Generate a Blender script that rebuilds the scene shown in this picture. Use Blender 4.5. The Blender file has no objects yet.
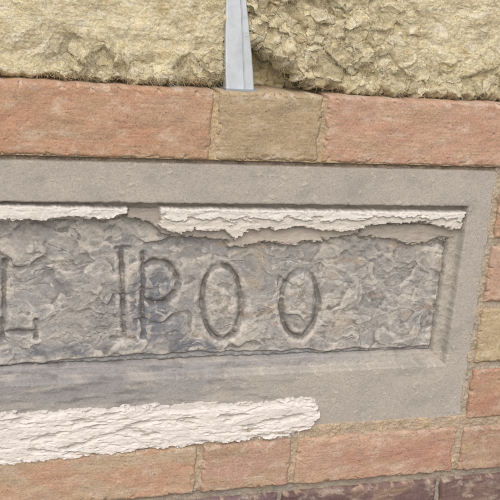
import bpy, math, numpy as np
from mathutils import Matrix, Vector
rng=np.random.default_rng(7)
scene=bpy.context.scene
# ---------------------------------------------------------------- camera calibration (survey of the wall)
F=1028.0; Z0=1.0; D=1.028
fwd=np.array([0.3258,0.9073,-0.2667]); fwd/=np.linalg.norm(fwd)
right=np.array([0.9455,-0.3141,0.0872]); right-=fwd*right.dot(fwd); right/=np.linalg.norm(right)
up=np.cross(right,fwd)
cam=np.array([0,0,Z0])-D*fwd
def W(px,py,y=0.0):
    px=np.asarray(px,float);py=np.asarray(py,float)
    d=fwd*F+right*(px[...,None]-250)-up*(py[...,None]-250)
    t=(y-cam[1])/d[...,1]
    return cam+d*t[...,None]
def proj(x,y,z):
    q=np.stack([x-cam[0],y-cam[1]+0*x,z-cam[2]],-1)
    w=q@fwd
    return 250+F*(q@right)/w, 250-F*(q@up)/w
def zz(y0,y=0.0): return float(W(0,y0,y)[2])
def xx(px,py,y=0.0): return float(W(px,py,y)[0])
# ---------------------------------------------------------------- noise
def _g(ix,iy,seed):
    h=np.sin(ix*127.1+iy*311.7+seed*74.7)*43758.5453
    return (h-np.floor(h))
def perlin(x,y,seed=0):
    xi=np.floor(x);yi=np.floor(y);xf=x-xi;yf=y-yi
    u=xf**3*(xf*(xf*6-15)+10);v=yf**3*(yf*(yf*6-15)+10)
    def c(dx,dy):
        a=_g(xi+dx,yi+dy,seed)*2*math.pi
        return np.cos(a)*(xf-dx)+np.sin(a)*(yf-dy)
    a=c(0,0);b=c(1,0);cc=c(0,1);d=c(1,1)
    return 1.5*((a+(b-a)*u)*(1-v)+(cc+(d-cc)*u)*v)
def fbm(x,y,o=4,seed=0,gain=.5):
    s=0;a=1;t=0
    for i in range(o):
        s=s+a*perlin(x*2**i,y*2**i,seed+i*13.3);t+=a;a*=gain
    return s/t*1.4
def ridged(x,y,o=4,seed=0,gain=.55):
    s=0;a=1;t=0
    for i in range(o):
        s=s+a*(1-np.abs(perlin(x*2**i,y*2**i,seed+i*9.1))*1.6);t+=a;a*=gain
    return s/t
def facets(x,y,seed=0,tilt=.6):
    xi=np.floor(x);yi=np.floor(y)
    f1=np.full(x.shape,9.);f2=np.full(x.shape,9.);h=np.zeros(x.shape)
    for dx in(-1,0,1):
        for dy in(-1,0,1):
            cx=xi+dx+_g(xi+dx,yi+dy,seed);cy=yi+dy+_g(xi+dx,yi+dy,seed+5)
            d=np.hypot(x-cx,y-cy)
            gx=_g(xi+dx,yi+dy,seed+9)-.5;gy=_g(xi+dx,yi+dy,seed+11)-.5;o=_g(xi+dx,yi+dy,seed+15)
            hh=o+2*tilt*(gx*(x-cx)+gy*(y-cy))
            m=d<f1
            f2=np.where(m,f1,np.minimum(f2,d));h=np.where(m,hh,h);f1=np.where(m,d,f1)
    return h,f2-f1
def blur(a,k):
    for _ in range(2):
        for ax in(0,1):
            p=np.pad(a,[(k+1,k) if i==ax else (0,0) for i in(0,1)],'edge');c=np.cumsum(p,axis=ax)
            n=a.shape[ax]
            a=(np.take(c,np.arange(2*k+1,2*k+1+n),axis=ax)-np.take(c,np.arange(0,n),axis=ax))/(2*k+1)
    return a
def ss(a,b,x):
    t=np.clip((x-a)/(b-a),0,1);return t*t*(3-2*t)
def lin(r,g,b):
    c=np.array([r,g,b])/255.;return np.where(c<=.04045,c/12.92,((c+.055)/1.055)**2.4)
def mix(a,b,m): return a*(1-m[...,None])+b*m[...,None]
# ---------------------------------------------------------------- materials
def material(name,rough=.9,fstr=.25,var=.12,vscale=260,metal=0,speck=0,mid=250,mdist=.0008,spec=.3):
    m=bpy.data.materials.new(name);m.use_nodes=True;n=m.node_tree.nodes;l=m.node_tree.links
    b=n['Principled BSDF'];b.inputs['Roughness'].default_value=rough;b.inputs['Metallic'].default_value=metal
    b.inputs['Specular IOR Level'].default_value=spec
    at=n.new('ShaderNodeAttribute');at.attribute_name='Col'
    tc=n.new('ShaderNodeTexCoord')
    n1=n.new('ShaderNodeTexNoise');n1.inputs['Scale'].default_value=vscale;n1.inputs['Detail'].default_value=3;n1.inputs['Roughness'].default_value=.7
    l.new(tc.outputs['Object'],n1.inputs['Vector'])
    mr=n.new('ShaderNodeMapRange');mr.inputs['From Min'].default_value=.3;mr.inputs['From Max'].default_value=.7
    mr.inputs['To Min'].default_value=1-var;mr.inputs['To Max'].default_value=1+var
    l.new(n1.outputs['Fac'],mr.inputs['Value'])
    vm=n.new('ShaderNodeVectorMath');vm.operation='SCALE'
    l.new(at.outputs['Color'],vm.inputs[0]);l.new(mr.outputs['Result'],vm.inputs['Scale'])
    last=vm.outputs[0]
    if speck:
        v=n.new('ShaderNodeTexNoise');v.inputs['Scale'].default_value=700;v.inputs['Detail'].default_value=1
        l.new(tc.outputs['Object'],v.inputs['Vector'])
        r=n.new('ShaderNodeValToRGB');r.color_ramp.elements[0].position=.33;r.color_ramp.elements[1].position=.42
        r.color_ramp.elements[0].color=(1-speck,)*3+(1,);r.color_ramp.elements[1].color=(1,1,1,1)
        l.new(v.outputs['Fac'],r.inputs['Fac'])
        mm=n.new('ShaderNodeVectorMath');mm.operation='MULTIPLY';l.new(last,mm.inputs[0]);l.new(r.outputs['Color'],mm.inputs[1]);last=mm.outputs[0]
    l.new(last,b.inputs['Base Color'])
    n3=n.new('ShaderNodeTexNoise');n3.inputs['Scale'].default_value=mid;n3.inputs['Detail'].default_value=5;n3.inputs['Roughness'].default_value=.68
    l.new(tc.outputs['Object'],n3.inputs['Vector'])
    b2=n.new('ShaderNodeBump');b2.inputs['Strength'].default_value=fstr;b2.inputs['Distance'].default_value=mdist
    l.new(n3.outputs['Fac'],b2.inputs['Height'])
    l.new(b2.outputs[0],b.inputs['Normal'])
    return m
M_brick=material('fired_clay',.97,.65,.13,330,speck=.22,mid=420,mdist=.0015,spec=.15)
M_mortar=material('mortar',.97,.8,.15,400,speck=.25,mid=400,mdist=.0018,spec=.15)
M_stone=material('cast_stone',.95,.65,.09,420,speck=.15,mid=420,mdist=.0012,spec=.2)
M_slate=material('weathered_slate',.78,.6,.17,300,speck=.14,mid=300,mdist=.0014,spec=.3)
M_plas=material('lime_plaster',.9,.55,.05,300,mid=260,mdist=.0013,spec=.2)
M_wool=material('mineral_wool',1.0,.8,.15,450,speck=.06,mid=400,mdist=.0020,spec=.05)
M_steel=material('galvanised_steel',.45,.12,.10,90,metal=.55,mdist=.0002,spec=.5)
M_ground=material('ground_earth',.95,.6,.2,6,mid=20,mdist=.02)
M_block=material('cavity_dark_block',.8,.4,.1,60)  # blockwork behind the wool, coloured dark to stand for cavity shade
# ---------------------------------------------------------------- mesh builder
def make(name,V,Fq,C,mat,parent=None,smooth=True):
    me=bpy.data.meshes.new(name);k=Fq.shape[1]
    me.vertices.add(len(V));me.vertices.foreach_set('co',np.ascontiguousarray(V,dtype=np.float32).ravel())
    me.loops.add(Fq.size);me.loops.foreach_set('vertex_index',np.ascontiguousarray(Fq,dtype=np.int32).ravel())
    me.polygons.add(len(Fq));me.polygons.foreach_set('loop_start',np.arange(0,Fq.size,k,dtype=np.int32))
    me.polygons.foreach_set('loop_total',np.full(len(Fq),k,dtype=np.int32))
    me.polygons.foreach_set('use_smooth',np.full(len(Fq),smooth))
    a=me.attributes.new('Col','FLOAT_COLOR','POINT')
    C=np.concatenate([np.clip(C,0.005,.9),np.ones((len(V),1))],1)
    a.data.foreach_set('color',np.ascontiguousarray(C,dtype=np.float32).ravel())
    me.materials.append(mat);me.update(calc_edges=True)
    o=bpy.data.objects.new(name,me);scene.collection.objects.link(o)
    if parent:o.parent=parent
    return o
def gridarr(x0,x1,z1,z0,res):
    nx=max(2,int((x1-x0)/res)+1);nz=max(2,int((z1-z0)/res)+1)
    return np.meshgrid(np.linspace(x0,x1,nx),np.linspace(z1,z0,nz))
def gridfaces(ny,nx,keep=None):
    idx=np.arange(ny*nx).reshape(ny,nx)
    f=np.stack([idx[:-1,:-1],idx[1:,:-1],idx[1:,1:],idx[:-1,1:]],-1)
    if keep is not None:
        k=keep[:-1,:-1]&keep[1:,:-1]&keep[1:,1:]&keep[:-1,1:]
        return f[k]
    return f.reshape(-1,4)
def surf(X,Y,Z,C,keep=None,skirt=None):
    P=np.stack([X,Y,Z],-1)
    if skirt is not None:
        P=np.pad(P,((1,1),(1,1),(0,0)),'edge');C=np.pad(C,((1,1),(1,1),(0,0)),'edge')
        for s in(np.s_[0,:],np.s_[-1,:],np.s_[:,0],np.s_[:,-1]): P[s+(1,)]=skirt
        if keep is not None: keep=np.pad(keep,1,'edge')
    return P.reshape(-1,3),gridfaces(P.shape[0],P.shape[1],keep),C.reshape(-1,3)
def joinparts(parts):
    V=[];Fs=[];C=[];o=0
    for v,f,c in parts: V.append(v);Fs.append(f+o);C.append(c);o+=len(v)
    return np.concatenate(V),np.concatenate(Fs),np.concatenate(C)
def empty(name):
    o=bpy.data.objects.new(name,None);scene.collection.objects.link(o);return o
# ---------------------------------------------------------------- bricks
bseed=[0]
K=.86
def L(r,g,b): return lin(r,g,b)*K
TW=np.array([.95,1.06,1.06])
def brick(x0,x1,z1,z0,c1,c2,res=.0011,y=-.003,depth=.1,r=.004,grad=None):
    bseed[0]+=1;s=bseed[0]*3.17
    c1=np.asarray(c1)*TW;c2=np.asarray(c2)*TW
    X,Z=gridarr(x0,x1,z1,z0,res);u=X*1000;v=Z*1000
    du=np.minimum(X-x0,x1-X);dz=np.minimum(Z-z0,z1-Z)
    n=fbm(u/14,v/14,4,s);n2=fbm(u/45,v/30,3,s+4)
    d=np.minimum(du,dz)+.0012*n+.0006
    k=r*(1+.5*n2)
    e=np.clip(1-d/k,0,1.2)
    chip=ss(.25,.5,fbm(u/9,v/9,3,s+12))*ss(.007,.001,np.minimum(du,dz))
    Y=y+.0035*e**2.2-.0004*n-.0014*n2-.00018*fbm(u/30,v/1.8,2,s+8)+.0024*chip-.0002*fbm(u/4,v/3,3,s+9,.7)
    pit=ss(.55,.75,fbm(u/5,v/4,3,s+2,.6));Y+=.0010*pit
    X2=X+.0014*fbm(v/20,u*0+s,2,s)*ss(.02,0,du);Z2=Z+.0013*fbm(u/28,v*0+s,3,s+1)*ss(.02,0,dz)
    m=ss(-.35,.45,fbm(u/55,v/22,4,s+6)+(0 if grad is None else grad*((X-x0)/(x1-x0)-.5)*2))
    C=mix(np.broadcast_to(c1,X.shape+(3,)),c2,m)
    C=C*(1+.10*fbm(u/9,v/5,4,s+3))[...,None]
    C=mix(C,L(208,192,170),.50*ss(.05,.7,fbm(u/26,v/13,5,s+7,.55)))
    C=mix(C,L(156,132,116),.42*ss(.2,.7,fbm(u/34,v/10,5,s+17,.55)))
    C=mix(C,L(186,160,122),.30*ss(.1,.6,fbm(u/50,v/25,4,s+27,.6)))
    C=mix(C,L(150,132,116),.5*ss(.003,.0,d)*ss(-.3,.5,n)+.2*pit)
    C=mix(C,L(204,180,154),.55*chip)
    C=mix(C,L(206,196,180),.5*ss(.1,.55,fbm(u/16,v/10,5,s+31,.65))*ss(.02,.002,dz))
    g_=C.mean(-1,keepdims=True);C=C*.86+.14*g_*np.array([1.06,1.0,.92])
    return surf(X2,Y,Z2,C,None,depth)
salmon=(L(196,152,124),L(190,156,128));parts=[]
wall=empty('brick_wall')
zt,zb=zz(80),zz(154)
xa,xb,xc,xd=xx(211,125),xx(216.5,125),xx(320,125),xx(325,125)
parts.append(brick(xa-.213,xa,zt,zb,L(196,146,116),L(192,150,120),.0008,grad=.2))
parts.append(brick(xb,xc,zt,zb,L(186,158,124),L(176,150,118),.0008))
parts.append(brick(xd,xd+.225,zt,zb,L(200,156,130),L(196,148,122),.0008))
parts.append(brick(xd+.233,xd+.44,zt,zb,*salmon,.002));parts.append(brick(xd+.448,xd+.66,zt,zb,*salmon,.003))
parts.append(brick(xa-.43,xa-.22,zt,zb,*salmon,.002));parts.append(brick(xa-.65,xa-.437,zt,zb,*salmon,.003))
z1,z0=zz(458.5),zz(509)
e=[xx(194,480),xx(201,480),xx(289.5,462),xx(295,462),xx(453.5,448),xx(460,448)]
parts.append(brick(e[0]-.213,e[0],z1,z0,L(198,152,124),L(192,162,134),.0008))
parts.append(brick(e[1],e[2],z1,z0,L(194,150,132),L(186,148,122),.0008))
parts.append(brick(e[3],e[4],z1,z0,L(200,156,132),L(190,140,118),.0008,grad=.5))
parts.append(brick(e[5],e[5]+.213,z1,z0,L(180,138,116),L(190,154,128),.001))
parts.append(brick(e[5]+.222,e[5]+.43,z1,z0,*salmon,.003));parts.append(brick(e[0]-.43,e[0]-.222,z1,z0,*salmon,.003))
parts.append(brick(e[0]-.65,e[0]-.44,z1,z0,*salmon,.003));parts.append(brick(e[5]+.44,e[5]+.60,z1,z0,*salmon,.003))
z1p=zz(517);z0p=z1p-.065
g=[xx(190,500),xx(196,500),xx(277,492),xx(283,492),xx(436,485),xx(441,485)]
pu=(L(130,102,100),L(114,90,88))
parts.append(brick(g[0]-.213,g[0],z1p,z0p,*pu,.001))
parts.append(brick(g[1],g[2],z1p,z0p,L(136,106,110),L(120,92,96),.001))
parts.append(brick(g[3],g[4],z1p,z0p,L(130,98,98),L(114,86,84),.001))
parts.append(brick(g[5],g[5]+.213,z1p,z0p,L(122,92,90),L(136,106,100),.001))
parts.append(brick(g[5]+.222,g[5]+.43,z1p,z0p,*pu,.003));parts.append(brick(g[0]-.43,g[0]-.222,z1p,z0p,*pu,.003))
parts.append(brick(g[0]-.65,g[0]-.44,z1p,z0p,*pu,.003));parts.append(brick(g[5]+.44,g[5]+.60,z1p,z0p,*pu,.003))
XL=e[0]-.65;XR=e[5]+.60
row=0;zc=z0p-.009
while zc-.065>0:
    x=XL;first=True
    while x<XR-.01:
        w=.1 if (first and row%2) else .213
        x2=min(x+w,XR);parts.append(brick(x,x2,zc,zc-.065,*[c*(.8+.4*rng.random()) for c in salmon],.006));x=x2+.009;first=False
    zc-=.074;row+=1
FX1=xx(480,296);FXi=xx(457.5,288);FZ1=zz(159);FZ1i=zz(202);FZ0i=zz(386);FZ0=zz(449)
FX0=FX1-.86;FX0i=FX0+(FX1-FXi)
rows=[(178,238),(246,301.5),(309,362),(369,417)]
cols=[(L(190,144,118),L(186,152,124)),(L(196,152,130),L(190,156,136)),(L(194,168,132),L(186,156,124)),(L(190,138,112),L(184,146,118))]
for i,((a,b),(c1,c2)) in enumerate(zip(rows,cols)):
    za=float(W(485,a)[2]);zb2=float(W(485,b)[2])
    w=.1 if i%2 else .2
    parts.append(brick(FX1+.005,FX1+.005+w,za,zb2,c1,c2,.0009))
    x=FX1+.014+w
    while x<XR-.02:
        x2=min(x+.21,XR);parts.append(brick(x,x2,za,zb2,c1,c2,.003));x=x2+.009
    x=FX0-.008
    while x>XL+.02:
        x2=max(x-(.1 if i%2 else .21),XL);parts.append(brick(x2,x,za,zb2,c2,c1,.004));x=x2-.009
make('bricks',*joinparts(parts),M_brick,wall)
def mortar(x0,x1,z1,z0,res,y,c,s,amp=.0012):
    X,Z=gridarr(x0,x1,z1,z0,res);u=X*1000;v=Z*1000
    n=fbm(u/12,v/12,4,s);Y=y-amp*n-amp*.6*fbm(u/3,v/3,3,s+2)
    m=ss(-.3,.4,fbm(u/40,v/40,3,s+1))
    C=mix(np.broadcast_to(c,X.shape+(3,)),c*np.array([1.12,1.08,1.0]),m)*(1+.16*n)[...,None]
    return surf(X,Y,Z,C,None,.03)
gm=L(164,156,145);ym=L(188,170,142)
mp=[mortar(XL,XR,zt-.003,zb-.0005,.001,-.0008,ym,3),
    mortar(XL,XR,zb+.002,FZ1-.003,.001,.0030,L(148,136,122),5,.0020),
    mortar(XL,XR,FZ0+.004,z0+.002,.001,.000,L(184,168,148),7,.0016),
    mortar(XL,XR,z0+.003,z0p,.0012,.003,gm,9),
    mortar(XL,XR,z0p+.001,.0,.005,.003,gm,11),
    mortar(FX1-.004,XR,FZ1+.006,FZ0-.004,.001,.001,L(176,166,150),13,.0018),
    mortar(XL,FX0+.004,FZ1+.006,FZ0-.004,.004,.003,gm,15)]
make('mortar_joints',*joinparts(mp),M_mortar,wall)
def box(x0,x1,y0,y1,z0,z1,c):
    V=np.array([[x,y,z] for x in(x0,x1) for y in(y0,y1) for z in(z0,z1)],float)
    Fq=np.array([[0,1,3,2],[4,6,7,5],[0,4,5,1],[2,3,7,6],[0,2,6,4],[1,5,7,3]])
    return V,Fq,np.tile(c,(8,1))
make('wall_core',*box(XL+.001,XR-.001,.032,.099,.0,zt-.0025,lin(120,105,95)),M_mortar,wall,False)
make('inner_leaf',*box(XL+.001,XR-.001,.16,.26,.0,zt+.5,lin(60,58,55)),M_block,wall,False)  # darkness of the cavity is put into this wall's colour
# ---------------------------------------------------------------- stone frame
X,Z=gridarr(FX0,FX1,FZ1,FZ0,.0008);u=X*1000;v=Z*1000
PX,PY=proj(X,0,Z)
do=np.minimum(np.minimum(X-FX0,FX1-X),np.minimum(Z-FZ0,FZ1-Z))
di=np.minimum(np.minimum(X-FX0i,FXi-X),np.minimum(Z-FZ0i,FZ1i-Z))
dd=di+.0006*fbm(u/9,v/9,3,31)
n=fbm(u/30,v/30,4,21)
Y=.001-.0004*n+.0015*np.clip(1-(do+.0008*n)/.002,0,1)**2-.00018*fbm(u/5,v/5,4,35,.7)
Y=Y+.0010*np.clip(1+dd/.0018,0,1)**2
Y=Y+.010*ss(0,.0016,dd)+.002*ss(.001,.011,dd)+.0008*fbm(u/7,v/7,3,22)*ss(0,.002,dd)
Y=Y+.012*ss(.0105,.0125,dd+.0015*fbm(u/18,v/18,3,24))
chip=ss(.38,.6,fbm(u/7,v/7,3,36))*ss(.004,0,np.minimum(do,np.abs(di)));Y+=.0014*chip
res_=ss(.42,.6,fbm(u/12,v/9,5,39,.6)+.25*fbm(u/70,v/40,2,40));Y-=.0005*res_*(dd<0)
keep=di<.017
base=L(176,171,162)
C=np.broadcast_to(base,X.shape+(3,))*(1+.05*n+.06*fbm(u/5,v/5,4,26,.65))[...,None]
C=mix(C,L(190,185,175),.45*ss(-.1,.6,fbm(u/60,v/40,5,27,.6)))
C=mix(C,L(152,148,142),.5*ss(.05,.7,fbm(u/45,v/28,5,37,.6)))
C=mix(C,L(138,131,123),.5*ss(.05,.7,fbm(u/25,v/12,4,28))*ss(-.001,.002,dd))
C=mix(C,L(124,114,102),.7*ss(.0022,.0,do+.0008*n))
C=mix(C,L(206,200,190),.5*chip)
C=mix(C,L(200,193,183),.45*res_)
st=ss(330,120,PX+40*fbm(u/30,v/30,3,29))*ss(FZ0i-.045,FZ0i-.01,Z)*ss(FZ0i+.02,FZ0i,Z)
C=mix(C,L(142,143,146),.7*st)
st2=ss(FZ0i+.001,FZ0i+.006,Z)*(Z<FZ0i+.02)
C=mix(C,L(150,150,152),.6*st2*ss(430,300,PX))
C=mix(C,L(108,106,106),.55*ss(.0,.55,fbm(u/45,v/7,5,33,.6))*ss(380,200,PX)*(Z<FZ0i+.02))
C=mix(C,L(188,181,170),.6*ss(.1,.6,fbm(u/40,v/9,5,34,.6))*ss(400,200,PX)*(Z<FZ0i+.02))
frame=empty('stone_plaque_frame')
make('frame_moulding',*surf(X,Y,Z,C,keep,.03),M_stone,frame)
# ---------------------------------------------------------------- carved slate
SX0=FX0i+.011;SX1=FXi-.011;SZ1=FZ1i-.002;SZ0=FZ0i+.0105
X,Z=gridarr(SX0-.001,SX1+.001,SZ1,SZ0-.001,.0006);u=X*1000;v=Z*1000
PX,PY=proj(X,.019,Z)
wu=u+12*fbm(u/36,v/36,3,41);wv=v+9*fbm(u/36,v/36,3,43)
big=fbm(wu/70,wv/45,3,45)
f1,e1=facets(wu/40,wv/28,47,.9)
f2,e2=facets((wu+.4*wv)/19,wv/13,49,.9)
q=(big*1.2+.5*f1+.18*fbm(u/12,v/9,3,46,.5))*2.3
ter=np.floor(q)+ss(.6,1,q-np.floor(q))
rt=ss(320,350,PX);lt=ss(110,40,PX)
rgh=.45+.5*rt+.25*lt
F1=blur(f1,2);F2=blur(f2,2)
pock=ss(.1,.6,fbm(wu/13,wv/9,3,54,.5))
h=.72*ter+.75*(F1-.5)+.6*(F2-.5)*rgh-.35*pock*rgh+.45*fbm(wu/20,wv/14,4,53,.5)*rgh+.13*fbm(u/3.2,v/2.8,4,55,.7)
ang=(u*.55+v*.85)
h+=.28*rt*perlin(ang/5,(u*.85-v*.55)/16,57)*ss(-.3,.3,fbm(u/20,v/20,2,56))
for cs,per in((91,60),(93,85)):
    cr=np.abs(fbm((wu+.7*wv)/per,wv/(per*.6),4,cs));h-=.7*ss(.022,.0,cr)*ss(-.1,.3,fbm(u/50,v/50,2,cs+1))
yb=np.interp(PX,[-400,0,110,200,330,430],[372,366,356,352,350,346])+3*fbm(u/30,v*0,3,59)
h-=2.2*ss(yb-1.5,yb+1.0,PY)
low=ss(yb,yb+2,PY)
def seg(ax,ay,bx,by):
    px,py=PX-ax,PY-ay;dx,dy=bx-ax,by-ay;t=np.clip((px*dx+py*dy)/(dx*dx+dy*dy),0,1)
    return np.hypot(px-t*dx,py-t*dy)
def ell(cx,cy,rx,ry,rot=0):
    c,s=math.cos(rot),math.sin(rot);x=(PX-cx)*c+(PY-cy)*s;y=-(PX-cx)*s+(PY-cy)*c
    k=np.hypot(x/rx,y/ry);return np.abs(k-1)*np.hypot(x,y)/np.maximum(k,.05),k
G=np.zeros(X.shape)
wob=1.0*fbm(u/12,v/12,4,61);wear=1-.4*ss(0,.6,fbm(u/20,v/20,3,62))
def cut(d,w,dep,wr=1.):
    global G
    G=np.maximum(G,dep*wear*wr*np.clip(1.12-(d+wob)/w*1.12,0,1)**1.15)
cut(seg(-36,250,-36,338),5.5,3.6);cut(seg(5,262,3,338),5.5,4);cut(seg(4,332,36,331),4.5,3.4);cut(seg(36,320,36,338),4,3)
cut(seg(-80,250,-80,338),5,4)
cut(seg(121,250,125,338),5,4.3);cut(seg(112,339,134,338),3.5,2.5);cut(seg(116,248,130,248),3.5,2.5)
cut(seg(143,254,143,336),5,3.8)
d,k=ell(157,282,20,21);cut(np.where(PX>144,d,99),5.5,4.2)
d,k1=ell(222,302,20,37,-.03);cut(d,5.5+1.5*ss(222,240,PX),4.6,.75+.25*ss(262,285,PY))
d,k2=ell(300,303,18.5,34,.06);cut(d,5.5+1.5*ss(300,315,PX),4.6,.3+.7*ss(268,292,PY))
near=np.minimum(k1,k2)
h=h*(1-.4*ss(1.4,1.1,near)*ss(.7,.9,near))-G
inner=ss(.95,.5,near);h+=inner*1.5
Y=.0185-h*.001
Yedge=np.minimum(np.minimum(X-SX0,SX1-X),Z-SZ0)
Y=Y+.003*ss(.004,0,Yedge+.002*fbm(u/10,v/10,3,65))
Y=np.maximum(Y,.0085)
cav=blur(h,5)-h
C=np.broadcast_to(L(162,160,155),X.shape+(3,))*(1+.15*fbm(wu/20,wv/12,5,71,.6))[...,None]
C=mix(C,L(192,187,177),.8*ss(-.05,.5,fbm(wu/42+3,wv/24,4,73,.6)+.4*(F1-.5)))
C=mix(C,L(132,132,132),.75*ss(.0,.5,fbm(wu/40,wv/28,5,75,.6)))
C=mix(C,L(176,156,130),.45*ss(.15,.6,fbm(wu/26,wv/18,4,77,.6))*ss(180,220,PX))
blob=np.exp(-(((PX-150)/32)**2+((PY-306)/46)**2))+.7*np.exp(-(((PX-200)/34)**2+((PY-346)/10)**2))+.7*np.exp(-(((PX-60)/50)**2+((PY-350)/9)**2))+.4*np.exp(-(((PX-30)/30)**2+((PY-250)/12)**2))
C=mix(C,L(104,109,118),.85*ss(.2,.85,blob+.5*fbm(wu/18,wv/15,5,79,.6)))
C=mix(C,L(148,151,153),.5*ss(.0,.6,fbm(wu/60,wv/30,4,81,.6))*ss(360,200,PX))
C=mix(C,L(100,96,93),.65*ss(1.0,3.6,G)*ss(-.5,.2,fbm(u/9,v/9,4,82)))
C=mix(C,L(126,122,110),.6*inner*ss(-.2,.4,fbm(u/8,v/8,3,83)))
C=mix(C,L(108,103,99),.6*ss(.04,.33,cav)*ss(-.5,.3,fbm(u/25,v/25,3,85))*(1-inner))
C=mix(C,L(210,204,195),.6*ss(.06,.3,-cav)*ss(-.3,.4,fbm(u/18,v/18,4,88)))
C=mix(C,L(206,200,190),.65*ss(.3,.65,fbm(wu/13,wv/7,5,87,.65)))
C=mix(C,L(210,204,195),.5*ss(1.26,1.17,near)*ss(1.06,1.14,near)*ss(-.3,.3,fbm(u/14,v/14,4,89)))
C=mix(C,L(152,154,156),.7*low)
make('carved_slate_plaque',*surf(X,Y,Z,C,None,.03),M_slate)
# ---------------------------------------------------------------- plaster smears
def smear(name,px0,px1,ptop,pbot,yback,yfront,seed,dpt,cbase=L(222,219,213),layered=False,res=.0006,rag=1.0,tex=1.0,thin=0.):
    tx,ty=zip(*ptop);bx,by=zip(*pbot)
    zs=[float(W(p[0],p[1]-10,dpt)[2]) for p in ptop]+[float(W(p[0],p[1]+10,dpt)[2]) for p in pbot]
    X,Z=gridarr(float(W(px0-6,min(ty),dpt)[0]),float(W(px1+6,min(ty),dpt)[0]),max(zs),min(zs),res);u=X*1000;v=Z*1000
    PX,PY=proj(X,dpt,Z)
    n=fbm(u/16,v/9,5,seed,.6);nn=fbm(u/5,v/4,4,seed+3,.6)
    t=np.interp(PX,tx,ty);bo=np.interp(PX,bx,by)
    d=np.minimum(np.minimum(PY-t+(.9+thin)*nn+(.9+2.6*thin)*n,bo-PY+rag*(3.4*n+2.2*nn)),np.minimum(PX-px0,px1-PX)+5*n+2*nn)
    m=ss(-1.2,2.4,d)
    wv2=v+4*fbm(u/50,v/30,2,seed+6)
    str_=fbm(u/90,wv2/6,3,seed+7)+.25*fbm(u/40,wv2/1.8,3,seed+8)*ss(-.1,.4,fbm(u/40,v/15,2,seed+19))
    q=(fbm(u/50,wv2/16,3,seed+9)+1)*1.2;ter=np.floor(q)+ss(.8,1,q-np.floor(q))*ss(-.3,.3,fbm(u/30,v/12,2,seed+23))
    lump=fbm(u/7,v/4.5,4,seed+25,.6)*ss(-.2,.5,fbm(u/35,v/14,3,seed+24))
    Y=yfront-tex*(.0004*str_+.0005*(ter-1)+.0010*lump)-.0004*fbm(u/14,v/11,4,seed+11)-.00014*fbm(u/2.2,v/2.2,3,seed+26,.7)
    pit=ss(.45,.7,fbm(u/6,v/4,4,seed+12,.6));Y+=.0007*pit*tex
    edge=ss(6,1,d);Y+=.0008*edge*fbm(u/3,v/3,3,seed+21)
    th=thin*ss(.0,.6,fbm(u/40,v/12,4,seed+41,.6)+.35*ss(12,0,PY-t));Y=Y*(1-.75*th)+yback*.75*th
    if layered:
        lo=ss(.40,.48,(PY-t)/np.maximum(bo-t,1)+.25*n+.08*nn);Y=Y+.0026*lo
    Y=yback*(1-m)+Y*m
    C=np.broadcast_to(cbase,X.shape+(3,))*(1+.04*n)[...,None]
    C=mix(C,cbase*np.array([.84,.83,.81]),.55*ss(.0,.6,fbm(u/20,v/8,5,seed+14,.6)))
    C=mix(C,L(180,174,165),.6*ss(3.0,0,d+2*nn)+.25*pit)
    C=mix(C,L(184,179,171),.40*ss(.15,.6,fbm(u/9,v/5,5,seed+28,.65)))
    C=mix(C,L(182,178,172),.6*th)
    if layered: C=mix(C,L(206,200,191),.6*lo)
    return make(name,*surf(X,Y,Z,C,d>-3.5,None),M_plas)
smear('plaster_smear',160,466,[(150,206.5),(300,209),(466,211)],
  [(150,220),(160,229),(182,237),(196,230),(225,234),(236,242),(246,233),(300,229),(345,234),(372,227),(420,224),(445,229),(460,231),(468,218)],
  .0175,.0015,101,.004,layered=True)
smear('plaster_smear',-190,128,[(-200,203),(0,204),(128,207)],[(-200,220),(-60,226),(0,221),(40,222),(70,219),(108,220),(124,216),(130,212)],
  .0175,.0025,131,.004,rag=.7)
smear('plaster_smear',-170,320,[(-200,432),(-60,418),(0,414),(60,411),(130,407),(200,403),(255,404),(300,398),(322,400)],
  [(-200,494),(0,467),(80,458),(160,450),(230,443),(290,438),(310,430),(324,412)],
  .0030,-.0042,161,-.003,cbase=L(226,221,216),tex=1.0,thin=.75)
smear('mortar_smear',128,236,[(120,207),(240,208)],[(120,216),(150,224),(165,236),(236,243),(240,230)],.019,.0095,191,.008,cbase=L(168,162,154),tex=.6)
smear('mortar_smear',228,360,[(225,226),(362,226)],[(225,246),(240,250),(262,243),(290,246),(330,240),(362,234)],.019,.0115,201,.011,cbase=L(186,179,168),tex=.8)
smear('mortar_smear',360,460,[(355,224),(462,224)],[(355,238),(392,240),(420,247),(440,240),(462,238)],.019,.0125,211,.011,cbase=L(172,166,156),tex=.8)
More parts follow.
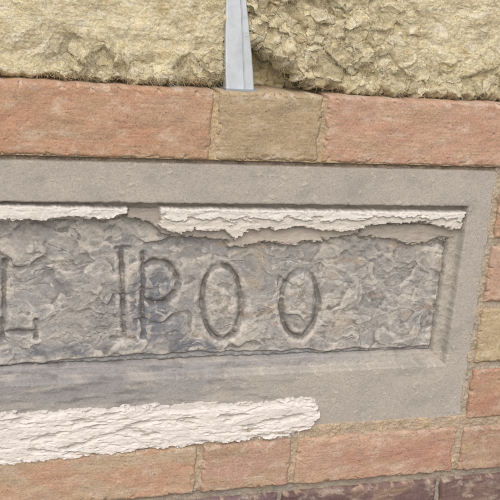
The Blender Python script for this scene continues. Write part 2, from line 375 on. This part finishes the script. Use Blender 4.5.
# ---------------------------------------------------------------- mineral wool
def batt(name,x0,x1,botf,yb,seed,crf,res=.0009,cb=L(222,213,180),nf=9000,skirt=.1):
    zhi=zt+.13;zlo=zt-.004
    X,Z=gridarr(x0,x1,zhi,zlo,res);u=X*1000;v=Z*1000
    PX,PY=proj(X,yb,Z)
    bo=botf(PX)+6*fbm(u/16,v*0+seed,4,seed+1)
    dz=(bo-PY)*.001
    dx=np.minimum(X-x0,x1-X)+.005*fbm(u/15,v/9,3,seed+2)
    cr=crf(PX,PY)
    wu=u+16*fbm(u/36,v/36,4,seed+3);wv=v+13*fbm(u/36,v/36,4,seed+4)
    h=4*fbm(u/60,v/45,3,seed+5)+1.4*fbm(wu/14,wv/28,4,seed+6,.55)+.9*ridged(wu/8,wv/34,2,seed+7)
    f1,e1=facets(wu/38,wv/24,seed+20,.7);f2,e2=facets(wu/15,wv/10,seed+21,.7)
    f1=blur(f1,2);f2=blur(f2,2)
    clod=8*(f1-.4)+5.5*np.sqrt(np.clip(e1,0,1))+2.6*(f2-.4)+2.0*np.sqrt(np.clip(e2,0,1))
    h+=cr*(.95*clod+4*fbm(wu/20,wv/12,5,seed+9,.55)-5)
    h+=(.35+.3*cr)*fbm(u/2.8,v/2.4,3,seed+11,.7)+.5*fbm(u/11,v/2.2,3,seed+19)
    Y=yb-h*.001
    Y+=.022*np.clip(1-dz/.010,0,1)**2+.02*np.clip(1-dx/.012,0,1)**2
    sx=.005*fbm(wu/10,wv/10,3,seed+12)*cr;sz=.005*fbm(wu/10,wv/10,3,seed+13)*cr
    n=fbm(wu/20,wv/14,5,seed+14)
    C=np.broadcast_to(cb,X.shape+(3,))*(1+.07*n+.07*fbm(u/3,v/3,3,seed+16))[...,None]
    C=mix(C,L(200,182,138),.55*ss(.0,.55,fbm(wu/22,wv/14,4,seed+15,.6)))
    C=mix(C,L(234,230,212),.65*ss(.0,.6,fbm(wu/12,wv/9,4,seed+17,.6)))
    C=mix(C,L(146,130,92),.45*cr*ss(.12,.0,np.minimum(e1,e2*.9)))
    C=mix(C,L(160,152,130),.25*ss(.1,.6,fbm(wu/45,wv/20,4,seed+18)))
    keep=(dz>-.0015)
    Xo=X+sx;Zo=Z+sz
    sel=np.argwhere(keep&(dz>-.001)&(PX>-60)&(PX<560)&(PY>-40)&(rng.random(X.shape)<.25+.9*np.clip(cr,0,1)))
    w=sel[rng.integers(0,len(sel),nf)]
    P0=np.stack([Xo,Y,Zo],-1)[w[:,0],w[:,1]];C0=C[w[:,0],w[:,1]];cr0=cr[w[:,0],w[:,1]]
    par=empty(name)
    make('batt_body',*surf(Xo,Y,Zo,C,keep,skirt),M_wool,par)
    ns=6;ln=(.002+.009*rng.random(nf)**2)*(0.6+.7*cr0);a=rng.random(nf)*2*np.pi
    P=P0.copy();P[:,1]-=.0001;path=[P.copy()];dirv=np.stack([np.cos(a),-.05-.3*rng.random(nf)*cr0,np.sin(a)*.7],-1)
    for k in range(ns-1):
        dirv=dirv+rng.normal(0,.4,(nf,3))+np.array([0,.07*k,-.03]);dirv/=np.linalg.norm(dirv,axis=1)[:,None]
        P=P+dirv*(ln/(ns-1))[:,None];path.append(P.copy())
    path=np.stack(path,1);rad=(.00006+.00010*rng.random(nf))[:,None]*np.linspace(1,.4,ns)[None]
    T=np.gradient(path,axis=1);T/=np.linalg.norm(T,axis=2)[...,None]+1e-12
    A=np.cross(T,np.array([.3,.9,.2]));A/=np.linalg.norm(A,axis=2)[...,None]+1e-9;B=np.cross(T,A)
    ring=np.stack([path+rad[...,None]*(math.cos(t)*A+math.sin(t)*B) for t in(0,2.094,4.189)],2)
    V=ring.reshape(-1,3);base=np.arange(nf)[:,None,None]*ns*3+np.arange(ns-1)[None,:,None]*3
    k=np.arange(3)[None,None];k2=(k+1)%3
    Fq=np.stack([base+k,base+k2,base+3+k2,base+3+k],-1).reshape(-1,4)
    Cf=np.repeat(C0*(1.1+.2*rng.random((nf,1))),ns*3,0)
    make('loose_fibres',V,Fq,Cf,M_wool,par)
batt('mineral_wool_batt',xx(-280,50,.02),xx(229,60,.02),lambda p:np.interp(p,[-200,0,120,225],[74,80,86,90]),.013,301,
     lambda px,py:np.clip(ss(34,66,py+12*np.sin(px/37.))*ss(20,80,px)+.12+.25*ss(150,210,px),0,1.0),nf=15000)
batt('mineral_wool_batt',xx(240,30,.02),xx(720,60,.02),lambda p:np.interp(p,[240,262,285,310,345,400,500,700],[50,56,68,90,97,100,104,116]),.011,351,
     lambda px,py:np.clip(.30+.8*ss(440,340,px)+.45*ss(50,80,py),0,1.1),nf=21000)
batt('mineral_wool_batt',xx(120,50,.05),xx(420,50,.05),lambda p:p*0+96,.045,391,lambda px,py:px*0+.7,nf=3000,cb=L(200,188,150),skirt=.12)
# ---------------------------------------------------------------- galvanised strap
def strap():
    t=.0012
    def prof(w):
        out=[(-w,.010),(-w,.002),(-w+.0006,.0006),(-w+.002,0),(.0035,0),(.0045,.0008),(.006,.0012),(w-.001,.0012),(w,.002),(w,.010)]
        inn=[(x*(1-t/w),y+(t if abs(x)<w-.0001 else 0)) for x,y in out]
        return np.array(out+inn[::-1])
    b=W(240.5,90,.008);tp=W(234,-60,.012)
    V=[];zs=np.linspace(0,1,60);n=20
    for s in zs:
        w=.0145-.0045*ss(.0,.8,s);c=b*(1-s)+tp*s
        for x,y in prof(w): V.append([c[0]+x,c[1]+y+.0003*math.sin(s*9+x*90),c[2]])
    V=np.array(V);Fq=[]
    for i in range(59):
        for j in range(n):
            k=(j+1)%n;Fq.append([i*n+j,i*n+k,(i+1)*n+k,(i+1)*n+j])
    C=np.tile(L(218,226,232),(len(V),1))
    par=empty('galvanised_steel_strap')
    make('strap_channel',V,np.array(Fq),C,M_steel,par,False)
    make('foot_plate',*box(b[0]-.0160,b[0]+.0160,b[1]-.0040,b[1]+.03,zt-.0005,zt+.0016,L(176,184,192)),M_steel,par,False)
strap()
# ---------------------------------------------------------------- ground
X,Z=gridarr(-1,1,1,-1,.05)
gx=np.sign(X)*np.abs(X)**5*400+X*3;gz=np.sign(Z)*np.abs(Z)**5*400+Z*3
Cg=np.broadcast_to(lin(150,142,130),X.shape+(3,))
V,Fq,Cg=surf(gx,gz,.0*gx-.002,Cg)
make('ground',V,Fq,Cg,M_ground)
# ---------------------------------------------------------------- light
sx_el,sx_az=46,-18
w=bpy.data.worlds.new('World');scene.world=w;w.use_nodes=True;nt=w.node_tree
sk=nt.nodes.new('ShaderNodeTexSky');sk.sky_type='NISHITA';sk.sun_disc=False
to_sun=Vector((math.cos(math.radians(sx_el))*math.sin(math.radians(sx_az)),-math.cos(math.radians(sx_el))*math.cos(math.radians(sx_az)),math.sin(math.radians(sx_el))))
sk.sun_elevation=math.radians(sx_el);sk.sun_rotation=math.atan2(to_sun.x,to_sun.y)
sk.air_density=.9;sk.dust_density=5.0
nt.links.new(sk.outputs[0],nt.nodes['Background'].inputs[0]);nt.nodes['Background'].inputs[1].default_value=.15
sun=bpy.data.lights.new('sun','SUN');sun.energy=1.5;sun.angle=math.radians(70);sun.color=(1,.97,.94)
so=bpy.data.objects.new('sun',sun);scene.collection.objects.link(so);so.rotation_euler=(-to_sun).to_track_quat('-Z','Y').to_euler()
# ---------------------------------------------------------------- camera
cd=bpy.data.cameras.new('camera');cd.sensor_width=36;cd.lens=36*F/500;cd.clip_start=.05;cd.clip_end=2000
co=bpy.data.objects.new('camera',cd);scene.collection.objects.link(co)
R=Matrix(((right[0],up[0],-fwd[0]),(right[1],up[1],-fwd[1]),(right[2],up[2],-fwd[2])))
co.matrix_world=Matrix.Translation(Vector(cam))@R.to_4x4()
scene.camera=co
scene.view_settings.view_transform='Standard';scene.view_settings.look='None';scene.view_settings.exposure=0
